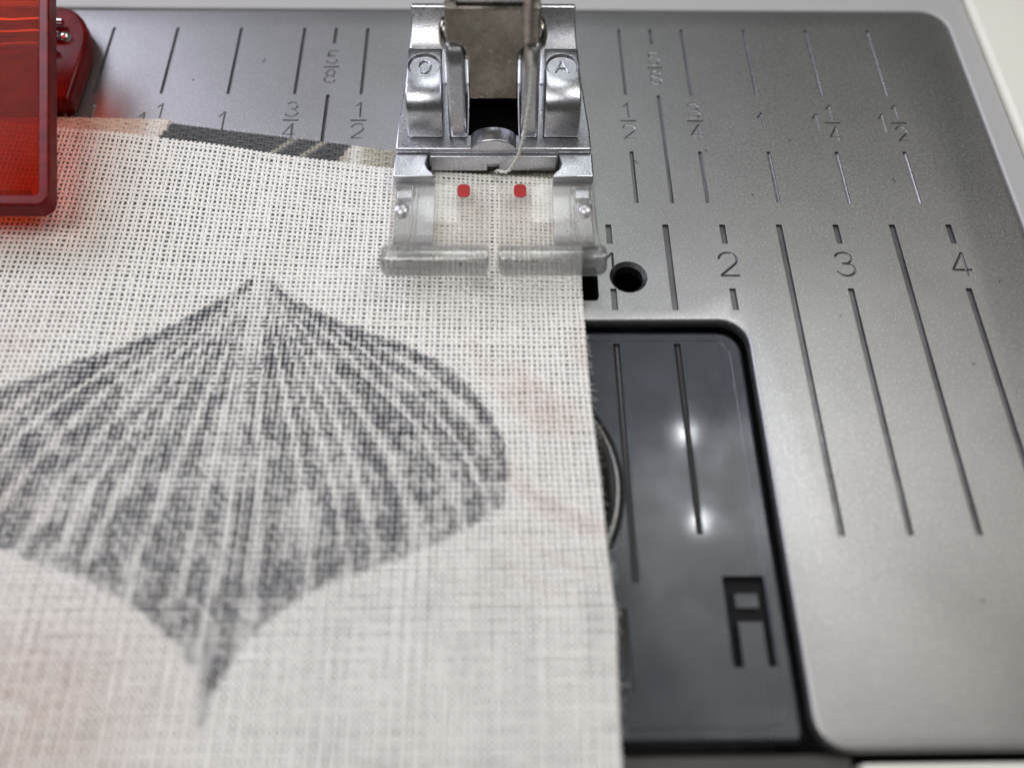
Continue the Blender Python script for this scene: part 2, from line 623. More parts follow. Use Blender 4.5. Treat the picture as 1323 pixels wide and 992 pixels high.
# the raised-roof letter shape: two legs, a thick head bar and a cross bar
fl = [(16.2, -37.0), (16.9, -37.0), (16.9, -34.0), (18.6, -34.0), (18.6, -37.0), (19.3, -37.0), (19.3, -30.8), (16.2, -30.8)]
cc.prism(fl, -1.55, 0)
carve(cover, cc, M['letter_dark'])  # letter recess darkened by its colour, in place of shade
cb = Geo().box(16.95, 18.55, -33.0, -32.05, -1.7, -0.95).build('letter_island', M['smoke'], cover)
rim = Geo()
# a faint raised rim a little inside the edge
ring_o = rrect(-18.7, 19.35, -40.9, -11.25, 1.4, 6)
ring_i = rrect(-18.5, 19.15, -40.7, -11.45, 1.3, 6)
n = len(ring_o)
vs = [(x, y, -0.9) for x, y in ring_o] + [(x, y, -0.9) for x, y in ring_i] + \
     [((a[0] + b[0]) / 2, (a[1] + b[1]) / 2, -0.82) for a, b in zip(ring_o, ring_i)]
fs = []
for i in range(n):
    j = (i + 1) % n
    fs += [(i, j, j + 2 * n, i + 2 * n), (i + 2 * n, j + 2 * n, j + n, i + n)]
rim.add(vs, fs).build('raised_rim', M['smoke'], cover, smooth=60)

# rounded ridge of the bobbin well moulded in the cover; its right side shows beside the fabric
Geo().lathe([(8.9, -0.9), (9.3, -0.70), (9.7, -0.50), (10.0, -0.45), (10.3, -0.55), (10.5, -0.70), (10.6, -0.9)], (-0.8, -23.8, 0), 'Z', 96, closed=True).build(
    'round_ridge', M['dark_gloss'], cover, smooth=70)
# bobbin seen through the cover
bob = thing('bobbin', 'round metal bobbin dimly seen through the smoked cover, beside the fabric edge', 'bobbin', (-0.6, -24, -11))
prof = [(3, -11), (10.0, -11), (10.6, -10.6), (10.0, -10.2), (3.2, -10.0), (3.2, -3.6), (9.6, -3.4), (10.5, -2.9), (10.9, -2.35),
        (10.5, -2.05), (9.8, -2.1), (9.0, -2.5), (3.0, -2.6)]
Geo().lathe(prof, (-0.6, -24, 0), 'Z', 72, closed=True).build('spool', M['bobbin_steel'], bob, smooth=35)
Geo().lathe([(3.3, -9.9), (8.6, -9.9), (8.6, -3.5), (3.3, -3.5)], (-0.6, -24, 0), 'Z', 48, closed=True).build('wound_thread', M['thread'], bob, smooth=35)

# ------------------------------------------------------------------ printed folded fabric
PITCH = 0.43
XL, XR = -47.0, 7.75
YB, YT = -50.0, 7.2


def top_edge(x):       # upper layer's upper edge
    return 4.9 - 0.137 * (x - 0) + 0.35 * np.sin(x * 0.13)


def low_edge(x):       # turned-under hem that peeps out beyond it
    return np.where(x < -30, 12.0 - 0.02 * (x + 30), np.where(x < -9, 11.6 - 0.165 * (x + 30), 8.1 - 0.04 * (x + 9)))


def warp_xy(a, b):
    """fabric grid coordinates -> place on the plate"""
    t = np.clip((b + 22) / (YT + 22), 0, 1) ** 2
    y = b + t * (top_edge(a) - YT)
    k = np.clip((a - 0) / 7.75, 0, 1)
    x = a + k * (np.interp(y, [-44, -34, -29, -18, -8, 10], [0.35, 0.72, 0.30, -0.2, -0.2, -0.3]))
    x = x + 0.10 * np.sin(y * 0.22 + 0.3) * k
    return x, y


def height(x, y):
    h = 0.80 + 0.10 * np.sin(x * 0.21 + 0.7) * np.sin(y * 0.17) + 0.05 * np.sin(0.6 * x - 0.3 * y)
    # soft crease running from the foot to the right edge
    d = (y + 11.6 - 0.25 * (x - 3)) / 1.3
    h = h + 0.16 * np.exp(-d * d) * np.clip((x + 6) / 8, 0, 1)
    h = h + 0.25 * np.clip((-38 - y) / 10, 0, 1) ** 2
    return h


# the printed motif: a slate-grey fan with rays from its apex
FAN = np.array([(-19.6, -5.7), (-23.0, -8.7), (-26.9, -11.3), (-32.0, -13.6), (-37.7, -16.2), (-43.0, -20.0), (-45.5, -25.0), (-41.0, -27.2),
                (-34.2, -29.2), (-28.0, -31.3), (-23.6, -33.6), (-20.6, -35.9), (-18.9, -38.6), (-18.7, -42.0), (-18.1, -39.2), (-16.3, -35.4),
                (-13.8, -33.2), (-11.2, -31.6), (-5.5, -29.6), (-1.5, -27.8), (0.75, -26.2), (1.35, -23.6), (0.85, -20.8), (-0.7, -17.6), (-3.0, -14.9),
                (-6.8, -12.5), (-11.7, -10.6), (-15.5, -8.5), (-18.4, -5.9)])


def poly_sd(px, py, poly):
    d = np.full(px.shape, 1e9)
    inside = np.zeros(px.shape, bool)
    n = len(poly)
    for i in range(n):
        ax, ay = poly[i]
        bx, by = poly[(i + 1) % n]
        ex, ey = bx - ax, by - ay
        t = np.clip(((px - ax) * ex + (py - ay) * ey) / (ex * ex + ey * ey), 0, 1)
        d = np.minimum(d, np.hypot(px - ax - t * ex, py - ay - t * ey))
        c = ((ay > py) != (by > py)) & (px < (bx - ax) * (py - ay) / (by - ay + 1e-12) + ax)
        inside ^= c
    return np.where(inside, -d, d)


def hash2(i, j, s=0):
    v = np.sin(i * 127.1 + j * 311.7 + s * 74.7) * 43758.5453
    return v - np.floor(v)


def vnoise(x, y, s=0):
    i, j = np.floor(x), np.floor(y)
    u, v = x - i, y - j
    u, v = u * u * (3 - 2 * u), v * v * (3 - 2 * v)
    return ((hash2(i, j, s) * (1 - u) + hash2(i + 1, j, s) * u) * (1 - v)
            + (hash2(i, j + 1, s) * (1 - u) + hash2(i + 1, j + 1, s) * u) * v)


def ink(x, y):
    """0..1 slate ink of the motif at places x, y (mm)"""
    sd = poly_sd(x + 0.3 * (vnoise(x * 1.5, y * 1.5, 9) - 0.5), y + 0.3 * (vnoise(x * 1.5, y * 1.5, 4) - 0.5), FAN)
    inside = np.clip(-sd / 0.4, 0, 1)
    dx, dy = x + 19.15, y + 4.4
    r = np.hypot(dx, dy)
    th = np.arctan2(dx, -dy)                        # 0 = straight down
    th0 = th / (0.88 + 0.22 * np.sin(np.pi * np.minimum(r, 33) / 33))
    # pale ribs fan out from the peak, slate dashes lie between them
    ph = th0 * 9.5 + 0.5 + 0.35 * (vnoise(r * 0.09, th0 * 5, 1) - 0.5) + 0.18 * np.sin(th0 * 17)
    fr = ph - np.floor(ph)
    idx = np.floor(ph)
    rib = np.exp(-((fr - 0.5) / (0.16 + 0.13 * hash2(idx, 3.0, 2))) ** 2) * (0.75 + 0.25 * vnoise(r * 0.5, idx * 5.1, 6))
    sub = np.exp(-((fr - 0.02) / 0.07) ** 2) + np.exp(-((fr - 0.98) / 0.07) ** 2)
    dash = vnoise(r * 0.42 + idx * 7.3, idx * 3.1, 3) * 0.6 + vnoise(r * 1.3, ph * 3.0, 5) * 0.4
    v = (0.60 + 0.95 * np.clip((dash - 0.30) / 0.4, 0, 1)) * (1 - 0.97 * rib) * (1 - 0.35 * sub)
    v *= 1 - 0.6 * np.exp(-((th + 0.02) / 0.10) ** 2) * np.clip(1.3 - r / 26, 0, 1)
    v *= np.clip(0.15 + (r - 2.5) / 8, 0, 1)
    up = ((np.abs(th) > 0.60) | ((r < 6) & (np.abs(th) > 0.30))) & (sd < 0) & (y > -24)
    v = v + np.where(up, 0.95 * np.exp(-((sd + 0.55) / 0.5) ** 2) * (0.35 + 0.9 * vnoise(r * 0.9, th * 3, 5)), 0)
    low = np.clip((-y - 24) / 8, 0, 1)
    v = np.maximum(v, low * (0.50 + 0.30 * vnoise(x * 1.1, y * 0.6, 8)) * (1 - 0.45 * rib))
    return np.clip(v, 0, 1) * inside


def blush(x, y):
    """pale pink-tan brush streaks right of the fan and at the left"""
    dx, dy = x - 16, y + 6
    r = np.hypot(dx, dy)
    th = np.arctan2(dy, dx)
    s = vnoise(r * 0.9 + 3, th * 2.5, 6)
    a = np.clip((s - 0.45) * 3, 0, 1) * np.exp(-((x - 5) / 5.5) ** 2) * np.clip((-9 - y) / 4, 0, 1) * np.clip((y + 34) / 8, 0, 1)
    b = 0.55 * vnoise(x * 0.35, y * 0.5, 7) * np.exp(-((x + 40) / 9) ** 2)
    c = 0.5 * np.exp(-((x + 30) / 8) ** 2 - ((y + 40) / 6) ** 2)
    return np.clip(a * 0.85 + b * 1.4 + c * 2.0, 0, 1)


WHITE = np.array((0.90, 0.88, 0.835))
SLATE = np.array((0.050, 0.058, 0.078))
TAN = np.array((0.56, 0.42, 0.34))


def upper_color(x, y, cell, strength):
    k = np.clip(ink(x, y) * strength * (0.55 + 1.7 * cell ** 2), 0, 1)[..., None]
    b = (blush(x, y) * (0.3 + 0.7 * cell) * 0.7)[..., None]
    c = WHITE * (1 - b) + (TAN * 1.15) * b
    # faint grey-green wash printed over the ground at the lower right
    w = (0.30 * np.clip(vnoise(x * 0.45, y * 0.3, 12) - 0.25, 0, 1) * np.clip((-y - 27) / 6, 0, 1) * np.clip((x + 16) / 6, 0, 1) * (0.5 + cell))[..., None]
    c = c * (1 - w) + np.array((0.40, 0.42, 0.38)) * w
    return c * (1 - k) + SLATE * k


def hem_color(x, y, cell, strength):
    # printed side of the turned hem: tan, then a slate bar cut by two pale veins, then sand
    bar = ((x > -30.6 + 0.5 * (y - 10)) & (x < -13.5 + 0.6 * (y - 8))).astype(float)
    for x0 in (-19.4, -16.2):
        bar *= 1 - 0.8 * np.exp(-((x - x0 - 1.1 * (y - 8.5)) / 0.33) ** 2)
    k = (bar * (0.86 + 0.14 * cell))[..., None]
    base = np.where((x < -30)[..., None], TAN * 1.15, np.array((0.50, 0.47, 0.38)))
    near = np.exp(-((x + 31.2) / 1.2) ** 2) + np.exp(-((x + 12.6) / 0.7) ** 2)
    base = base * (1 - near[..., None] * 0.8) + WHITE * near[..., None] * 0.8
    base = base * (0.8 + 0.35 * cell[..., None])
    return base * (1 - k) + np.array((0.06, 0.065, 0.075)) * k


def weave(name, parent, place, zf, colorf, x0, x1, y0, y1, pitch, along, other_n, rw, rh, amp, seed, sub=2, strength=1.0, seg=6):
    """all yarns that run one way; along = 'y' warp or 'x' weft. Each yarn is a flattened tube that dives over and under."""
    r = np.random.RandomState(seed)
    lo, hi = (x0, x1) if along == 'y' else (y0, y1)
    s0, s1 = (y0, y1) if along == 'y' else (x0, x1)
    nt_ = int((hi - lo) / pitch)
    ns = int((s1 - s0) / pitch)
    P_, F_, C_ = [], [], []
    m = ns * sub + 1
    s = s0 + np.arange(m) * pitch / sub
    ang = 2 * np.pi * (np.arange(seg) + 0.5) / seg
    base = 0
    for i in range(nt_):
        pair = 0.013 if i % 2 else -0.013
        c = lo + (i + 0.5) * pitch + pair + r.normal(0, 0.015)
        wob = r.normal(0, 0.5, 8)
        cc_ = c + 0.018 * np.sin(s * 0.9 + wob[0] * 6) + 0.014 * np.sin(s * 2.3 + wob[1] * 6)
        # slubs: slow change in yarn thickness
        wv = rw * (1 + r.normal(0, 0.045) + 0.10 * np.sin(s * 0.35 + wob[2] * 6) + 0.08 * np.sin(s * 1.9 + wob[3] * 6) + r.normal(0, 0.05, m))
        z = amp * np.cos(np.pi * (np.arange(m) / sub - 0.5 + i)) * (1 if along == 'y' else -1)
        # the pigment sits in the hollows beside each crossing; the crowns of the yarns stay paler
        crown = np.clip(z / amp, 0, 1)
        if along == 'y':
            gx, gy = place(cc_, s)
        else:
            gx, gy = place(s, cc_)
        zz = zf(gx, gy) + z
        # ring of each station
        off = wv[:, None] * np.cos(ang)[None, :]
        hz = (rh * (1 + r.normal(0, 0.04, m)))[:, None] * np.sin(ang)[None, :]
        if along == 'y':
            X = gx[:, None] + off
            Y = np.repeat(gy[:, None], seg, 1)
        else:
            X = np.repeat(gx[:, None], seg, 1)
            Y = gy[:, None] + off
        Z = zz[:, None] + hz
        P_.append(np.stack([X, Y, Z], -1).reshape(-1, 3))
        jj = np.floor(np.arange(m) / sub)
        cell = hash2(np.full(m, float(i)), jj, 5) if along == 'y' else hash2(jj, np.full(m, float(i)), 5)
        cellv = 0.55 * cell + 0.45 * hash2(np.floor(s / 1.3), np.floor(cc_ / 1.3), 3)
        cv = colorf(gx, gy, cellv, strength * (1 - 0.75 * crown))
        C_.append(np.repeat(cv, seg, 0))
        k = np.arange(m - 1)[:, None] * seg
        a = np.arange(seg)[None, :]
        a2 = (np.arange(seg) + 1)[None, :] % seg
        F_.append((np.stack([k + a, k + a2, k + seg + a2, k + seg + a], -1) + base).reshape(-1, 4))
        base += m * seg
    V = np.concatenate(P_)
    F = np.concatenate(F_)
    Cc = np.concatenate(C_)
    me = bpy.data.meshes.new(name)
    me.vertices.add(len(V))
    me.vertices.foreach_set('co', V.astype(np.float32).ravel())
    me.loops.add(F.size)
    me.loops.foreach_set('vertex_index', F.astype(np.int32).ravel())
    me.polygons.add(len(F))
    me.polygons.foreach_set('loop_start', (np.arange(len(F)) * 4).astype(np.int32))
    me.polygons.foreach_set('loop_total', np.full(len(F), 4, np.int32))
    me.update()
    me.validate()
    at = me.color_attributes.new('print', 'FLOAT_COLOR', 'POINT')
    at.data.foreach_set('color', np.concatenate([np.clip(Cc, 0, 1), np.ones((len(Cc), 1))], 1).astype(np.float32).ravel())
    o = link(name, me, M['fabric'], parent, smooth=180)
    props(o, kind='stuff')
    return o


def sheet(name, parent, place, zf, colorf, x0, x1, y0, y1, step, dz, thick, strength, base_mul=1.0):
    nx = int((x1 - x0) / step) + 1
    ny = int((y1 - y0) / step) + 1
    a, b = np.meshgrid(np.linspace(x0, x1, nx), np.linspace(y0, y1, ny))
    gx, gy = place(a, b)
    z = zf(gx, gy) + dz
    top = np.stack([gx, gy, z], -1).reshape(-1, 3)
    bot = top - np.array((0, 0, thick))
    n = nx * ny
    i = (np.arange(ny - 1)[:, None] * nx + np.arange(nx - 1)[None, :]).ravel()
    ft = np.stack([i, i + 1, i + nx + 1, i + nx], -1)
    edge = [*range(0, nx), *[nx * k + nx - 1 for k in range(1, ny)], *[nx * (ny - 1) + k for k in range(nx - 2, -1, -1)],
            *[nx * k for k in range(ny - 2, 0, -1)]]
    e = np.array(edge)
    e2 = np.roll(e, -1)
    fsd = np.stack([e, e + n, e2 + n, e2], -1)
    V = np.concatenate([top, bot])
    F = np.concatenate([ft, ft[:, ::-1] + n, fsd])
    me = bpy.data.meshes.new(name)
    me.from_pydata(V.tolist(), [], F.tolist())
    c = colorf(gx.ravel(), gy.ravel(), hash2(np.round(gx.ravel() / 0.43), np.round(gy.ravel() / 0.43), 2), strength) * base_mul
    c = np.concatenate([c, c])
    at = me.color_attributes.new('print', 'FLOAT_COLOR', 'POINT')
    at.data.foreach_set('color', np.concatenate([np.clip(c, 0, 1), np.ones((len(c), 1))], 1).astype(np.float32).ravel())
    return link(name, me, M['fabric'], parent, smooth=60)


fab = thing('printed_fabric', 'white woven fabric printed with a slate grey fan, under the silver presser foot',
            'fabric', (-18, -18, 0.1))
RW, RH, AMP = 0.145, 0.050, 0.036
weave('warp_yarns', fab, warp_xy, height, upper_color, XL, XR, YB, YT, PITCH, 'y', 0, RW, RH, AMP, 21)
weave('weft_yarns', fab, warp_xy, height, upper_color, XL, XR, YB, YT, PITCH, 'x', 0, RW, RH, AMP, 22)
sheet('backing_layer', fab, warp_xy, height, upper_color, XL + 0.1, XR - 0.15, YB, YT - 0.2, 0.43, -0.26, 0.25, 2.2, 0.46)  # cloth colour darkened so the weave's holes look shaded


def hem_place(a, b):
    t = (b - 2.0) / 10.0
    return a, top_edge(a) - 1.2 + t * (low_edge(a) - top_edge(a) + 1.2)


def hem_h(x, y):
    return 0.36 + 0.05 * np.sin(x * 0.3) + 0 * y


weave('hem_warp_yarns', fab, hem_place, hem_h, hem_color, XL, XR - 0.1, 2.0, 12.0, 0.33, 'y', 0, 0.155, 0.06, 0.05, 31)
weave('hem_weft_yarns', fab, hem_place, hem_h, hem_color, XL, XR - 0.1, 2.0, 12.0, 0.9, 'x', 0, 0.14, 0.06, 0.05, 32)
sheet('hem_backing', fab, hem_place, hem_h, hem_color, XL + 0.1, XR - 0.2, 2.1, 11.8, 0.4, -0.10, 0.15, 1.0, 0.8)

# ------------------------------------------------------------------ presser foot
foot = thing('presser_foot', 'silver snap-on presser foot with clear plastic toes and two red marks, pressing on the fabric', 'presser foot', (0, 6, 1.1))
g = Geo()


def tap(y):           # half width of the sole
    return 8.5 if y < 8 else 8.5 - 0.85 * (y - 8) / 12


sole_prof = [(13.4, 3.3), (17.0, 3.45), (18.6, 4.0), (19.7, 5.0), (20.3, 6.0), (20.8, 5.9), (20.3, 4.6), (19.2, 3.0), (17.5, 1.7), (15, 1.15)]
# body slab with the tunnel for the slot left open, built from butted pieces
ys = [5.42, 8, 13.4]
vs, fs = [], []
for y in ys:
    t = tap(y)
    vs += [(-t, y, 1.15), (t, y, 1.15), (t, y, 3.5 if y < 8 else 3.3), (-t, y, 3.5 if y < 8 else 3.3)]
for i in range(2):
    a, b2 = i * 4, i * 4 + 4
    for k in range(4):
        fs.append((a + k, a + (k + 1) % 4, b2 + (k + 1) % 4, b2 + k))
fs += [(0, 1, 2, 3), (8, 9, 10, 11)]
g.add(vs, fs)
g.build('sole', M['cast'], foot, bevel=0.16, seg=3)
sole = foot.children[0]
apply_mods(sole)
sole.location = ORIG[foot] * MM
sole.parent = None
_well = Geo().box(-2.2, 2.2, 7.1, 12.5, 1.4, 5).mesh('well')
_well.transform(Matrix.Scale(MM, 4) @ Matrix.Translation(-ORIG[foot]))
_well.materials.append(M['pit'])  # near-black walls put the cavity's shade into the colour
wo = bpy.data.objects.new('well', _well)
col.objects.link(wo)
wo.location = ORIG[foot] * MM
md = sole.modifiers.new('well', 'BOOLEAN')
md.object = wo
md.solver = 'EXACT'
md.material_mode = 'TRANSFER'
bpy.context.view_layer.update()
apply_mods(sole)
bpy.data.objects.remove(wo)
sole.parent = foot
sole.location = (0, 0, 0)
# turned-up heel
hg = Geo()
prof = [(13.43, 1.15), (15, 1.15), (17.3, 1.6), (19.2, 2.9), (20.4, 4.6), (20.9, 6.1), (20.35, 6.3), (19.5, 5.2), (18.4, 4.2), (17.0, 3.55), (13.43, 3.3)]
vs = []
for y, z in prof:
    t = tap(y)
    vs += [(-t, y, z), (t, y, z)]
npf = len(prof)
fs = [tuple(range(0, 2 * npf, 2)), tuple(range(1, 2 * npf, 2))]
fs += [(2 * i, 2 * i + 1, (2 * i + 3) % (2 * npf), (2 * i + 2) % (2 * npf)) for i in range(npf)]
hg.add(vs, fs).build('heel', M['cast'], foot, bevel=0.18, seg=3)
# front ledge: two arms and the bridge behind the slot
for s in (-1, 1):
    pts = [(s * 8.55, 5.39), (s * 5.6, 5.39), *[(s * (5.6 + 0.95 * math.sin(math.radians(w)) * 0 + 0.0), 5.0) for w in ()],
           (s * 5.5, 4.9), (s * 5.72, 4.2), (s * 5.55, 3.6), (s * 5.2, 3.15), (s * 5.05, 2.7), (s * 5.05, -3.6), (s * 8.55, -3.6)]
    arm = Geo()
    n = len(pts)
    # the arm dips under the clear toe from y = 2.7 on
    back = [p for p in pts if p[1] > 2.6]
    arm.prism([(s * 8.6, 5.39), (s * 5.6, 5.39), (s * 5.75, 4.9), (s * 5.85, 4.2), (s * 5.6, 3.6), (s * 5.2, 3.2), (s * 5.05, 2.75), (s * 8.62, 2.75)], 1.15, 3.0)
    arm.build('front_arm', M['cast'], foot, bevel=0.14, seg=3)
    low = Geo()
    prof = [(2.72, 1.15), (-2.2, 1.2), (-3.4, 1.45), (-4.0, 1.9), (-4.0, 2.1), (-3.2, 1.75), (-2.0, 1.62), (2.72, 1.62)]
    low.prism(prof, s * 5.05, s * 8.45, 'X')
    low.build('toe_support', M['cast'], foot, bevel=0.08)
    # round cast dimple and the little window step seen through the plastic
    Geo().lathe([(0.62, 1.6), (0.62, 1.95), (0.45, 2.08), (0.1, 2.12)], (s * 7.85, 0.2, 0), 'Z', 24).build('rivet', M['cast'], foot, smooth=40)
    Geo().box(min(s * 7.0, s * 8.3), max(s * 7.0, s * 8.3), 1.25, 2.2, 1.62, 2.0).build('step', M['cast'], foot, bevel=0.08)
# hump over the needle slot: a half cylinder lying front to back
hp = [(2.0 * math.cos(math.radians(a)), 3.35 + 1.2 * math.sin(math.radians(a))) for a in range(0, 181, 12)]
Geo().prism(hp, 5.40, 7.0, 'Y').build('hump', M['cast'], foot, bevel=0.1, seg=2)
# slot lip (the wall behind the slot), with the notch for the thread
Geo().prism([(-5.5, 1.2), (-0.55, 1.2), (-0.55, 2.0), (0.45, 2.0), (0.45, 1.2), (5.5, 1.2), (5.5, 2.95), (-5.5, 2.95)], 5.02, 5.40, 'Y').build(
    'slot_lip', M['cast'], foot, bevel=0.08, seg=3)
# side blocks with engraved rounds
for s in (-1, 1):
    prof = [(6.75, 3.45), (6.95, 4.9), (7.1, 5.9), (7.35, 6.5), (7.8, 6.95), (8.5, 7.25), (9.2, 7.35), (13.2, 7.35), (13.75, 7.1), (14.0, 6.5), (14.0, 3.35)]
    x0, x1 = (4.35, 7.45)
    blk = Geo().prism(prof, s * x0, s * x1, 'X').build('side_block', M['cast'], foot, bevel=0.2, seg=3)
    apply_mods(blk)
    c2 = Geo()
    # shallow dished round
    cx, cy = s * 5.92, 11.3
    prof_r = []
    me_c = Geo().lathe([(0.0001, -0.0), (1.25, 0), (1.42, 0.22), (1.42, 0.6)], (cx, cy, 7.13), 'Z', 32)
    bmat = me_c.mesh('c')
    cob = bpy.data.objects.new('c', bmat)
    bmat.transform(Matrix.Scale(MM, 4) @ Matrix.Translation(-ORIG[foot]))
    col.objects.link(cob)
    cob.location = ORIG[foot] * MM
    md = blk.modifiers.new('c', 'BOOLEAN')
    md.object = cob
    md.solver = 'EXACT'
    bpy.context.view_layer.update()
    apply_mods(blk)
    bpy.data.objects.remove(cob)
    blk.data.shade_smooth()
    blk.data.set_sharp_from_angle(angle=math.radians(35))
    if s < 0:
        Geo().tube([(cx + 0.05 + 0.50 * math.cos(a), cy - 0.05 + 0.72 * math.sin(a), 7.17) for a in np.linspace(0, 2 * math.pi, 25)],
                   0.10, 6, False).build('letter_o', M['cast'], blk, smooth=60)
    else:
        a_ = Geo()
        a_.tube([(cx - 0.55, cy - 0.6, 7.17), (cx - 0.02, cy + 0.75, 7.17)], 0.09, 6)
        a_.tube([(cx + 0.55, cy - 0.6, 7.17), (cx + 0.02, cy + 0.75, 7.17)], 0.09, 6)
        a_.tube([(cx - 0.36, cy - 0.12, 7.17), (cx + 0.36, cy - 0.12, 7.17)], 0.08, 6)
        a_.build('letter_a', M['cast'], blk, smooth=60)
# two tiny stamped strokes on the right of the heel
st = Geo()
for x in (5.85, 6.6):
    st.tube([(x, 18.6, 4.26), (x, 19.35, 4.85)], 0.07, 6)
    st.tube([(x, 19.3, 4.83), (x + 0.32, 19.38, 4.88)], 0.07, 6)
st.build('stamped_mark', M['darkgrey'], foot)
# lugs carrying the pin
for s in (-1, 1):
    prof = [(6.7, 3.4), (6.85, 5.0), (7.1, 6.3), (7.5, 7.6), (8.05, 9.8), (8.35, 10.9), (8.9, 11.5), (9.6, 11.7), (10.6, 11.3), (11.4, 10.2), (11.8, 8.5), (12, 3.3)]
    Geo().prism(prof, s * 2.28, s * 3.85, 'X').build('lug', M['cast'], foot, bevel=0.3, seg=3)
Geo().lathe([(0.5, -3.9), (0.5, 3.9)], (0, 9.8, 9.9), 'X', 24).build('pin', M['polished'], foot, smooth=40)
# dark cavity floor between the lugs

# clear toes
for s in (-1, 1):
    def toe_mesh(prof, z_unused=0):
        # sections across x; the outer side flares towards the lip, its corners rounded in plan
        vs, fs = [], []
        npf = len(prof)
        xs = [0.36, 0.66, 2.5, 5.0, 7.0, 8.2, 8.62]
        for x in xs:
            for (y, z) in prof:
                k = max(0, min(1, (-y - 2.0) / 5.5))
                xx = x * (1 + 0.045 * k * (x / 8.62))
                yy = y
                if x > 8.4 or x < 0.5:
                    yy = y + max(0, (-y - 6.6)) * 0.45
                vs.append((s * xx, yy, z))
        for i in range(len(xs) - 1):
            for k in range(npf):
                k2 = (k + 1) % npf
                fs.append((i * npf + k, i * npf + k2, (i + 1) * npf + k2, (i + 1) * npf + k))
        fs.append(tuple(range(npf)))
        fs.append(tuple(range((len(xs) - 1) * npf, len(xs) * npf)))
        return Geo().add(vs, fs)
    pan = [(2.68, 2.30), (1.0, 2.24), (-1.5, 2.22), (-3.0, 2.42), (-4.2, 2.95), (-4.95, 3.5), (-4.7, 2.45), (-4.3, 2.05), (-3.2, 1.76), (2.68, 1.68)]
    toe = toe_mesh(pan).build('clear_toe', M['clear'], foot, bevel=0.12, seg=3, angle=30)
    lip = [(-4.98, 3.52), (-5.4, 4.1), (-5.9, 4.6), (-6.5, 4.82), (-7.1, 4.75), (-7.7, 4.3), (-7.95, 3.7), (-7.8, 3.2), (-7.3, 2.85),
           (-6.3, 2.62), (-5.3, 2.45), (-4.73, 2.44)]
    toe_mesh(lip).build('front_lip', M['clear_lip'], toe, bevel=0.2, seg=3, angle=30)
    # low moulded ribs along the outer third
    for xr in (6.55, 6.95):
        rb = Geo()
        rb.tube([(s * xr, 2.3, 2.28), (s * xr, 0, 2.22), (s * (xr + 0.03), -1.8, 2.26), (s * (xr + 0.1), -3.2, 2.5), (s * (xr + 0.2), -4.6, 3.25)],
                [0.12, 0.12, 0.12, 0.12, 0.05], 8)
        rb.build('rib', M['clear'], toe, smooth=60)
    # red alignment mark printed on the toe
    xm = -2.57 if s < 0 else 2.27
    Geo().prism(rrect(xm - 0.54, xm + 0.54, 1.08, 2.5, 0.42, 5), 2.25, 2.36).build('red_mark', M['red_ink'], toe, bevel=0.04)

# ------------------------------------------------------------------ ankle that carries the foot
ank = thing('foot_holder', 'scratched brownish nickel holder clipped over the foot between its two lugs', 'presser foot holder', (0, 9, 6.5))
web = []
# front web outline in x,z: wide above, with arched notches over the lugs, then a narrow tongue
right = [(3.72, 15.1), (3.72, 12.0), (3.45, 11.95), (3.0, 12.0), (2.55, 11.85), (2.25, 11.5), (2.10, 11.0), (2.05, 10.3), (2.05, 6.7)]
outl = right + [(-x, z) for x, z in right[::-1]]


def web_y(z):
    return 7.95 + (z - 6.7) * 0.075


vs = [(x, web_y(z), z) for x, z in outl] + [(x, web_y(z) + 0.85, z) for x, z in outl]
n = len(outl)
fs = [tuple(range(n)), tuple(range(n, 2 * n))] + [(i, (i + 1) % n, (i + 1) % n + n, i + n) for i in range(n)]
Geo().add(vs, fs).build('front_web', M['ankle'], ank, bevel=0.14, seg=3)
for s in (-1, 1):
    Geo().prism([(9.5, 15.1), (9.4, 12.1), (10.2, 12.2), (14.5, 12.4), (14.5, 15.1)], s * 2.9, s * 3.7, 'X').build('side_wall', M['ankle'], ank, bevel=0.1)
    # domed rivet head
    Geo().lathe([(1.25, 0), (1.25, s * 0.2), (1.05, s * 0.38), (0.6, s * 0.52), (0.15, s * 0.56)], (s * 3.88, 10.6, 11.2), 'X', 28).build('rivet_head', M['ankle'], ank, smooth=50)
Geo().prism(rrect(-2.9, 3.2, 8.95, 14.4, 0.4, 4), 15.2, 22).build('shank', M['cast'], ank, bevel=0.25, seg=3)

# ------------------------------------------------------------------ needle and thread
nd = thing('sewing_needle', 'steel machine needle raised in front of the foot holder, threaded', 'needle', (2.75, 4.2, 14))
sh = Geo()
sh.tube([(2.60, 4.2, 34), (2.62, 4.2, 17.2), (2.63, 4.2, 16.2), (2.65, 4.2, 14.6), (2.66, 4.2, 13.4), (2.66, 4.2, 12.7)],
        [0.37, 0.37, 0.33, 0.28, 0.17, 0.03], 20)
sh.build('shaft', M['needle'], nd, smooth=40)
Geo().lathe([(0.13, -0.46), (0.20, -0.38), (0.20, 0), ], (2.65, 4.2, 15.6), 'Y', 16).build('eye', M['black'], nd, smooth=40)
path = [(2.60, 4.72, 32), (2.62, 4.68, 20), (2.65, 4.55, 16.6), (2.68, 4.2, 15.5), (2.86, 3.85, 14.2), (2.95, 3.95, 12.5), (2.88, 3.85, 10.6), (2.80, 3.8, 9.5),
        (2.62, 3.75, 7.6), (2.36, 3.8, 5.6), (2.05, 3.9, 4.1), (1.72, 4.0, 3.1), (1.35, 4.1, 2.3), (1.0, 4.25, 1.9), (0.62, 4.45, 1.75),
        (0.35, 4.7, 1.6), (0.2, 4.9, 1.2)]
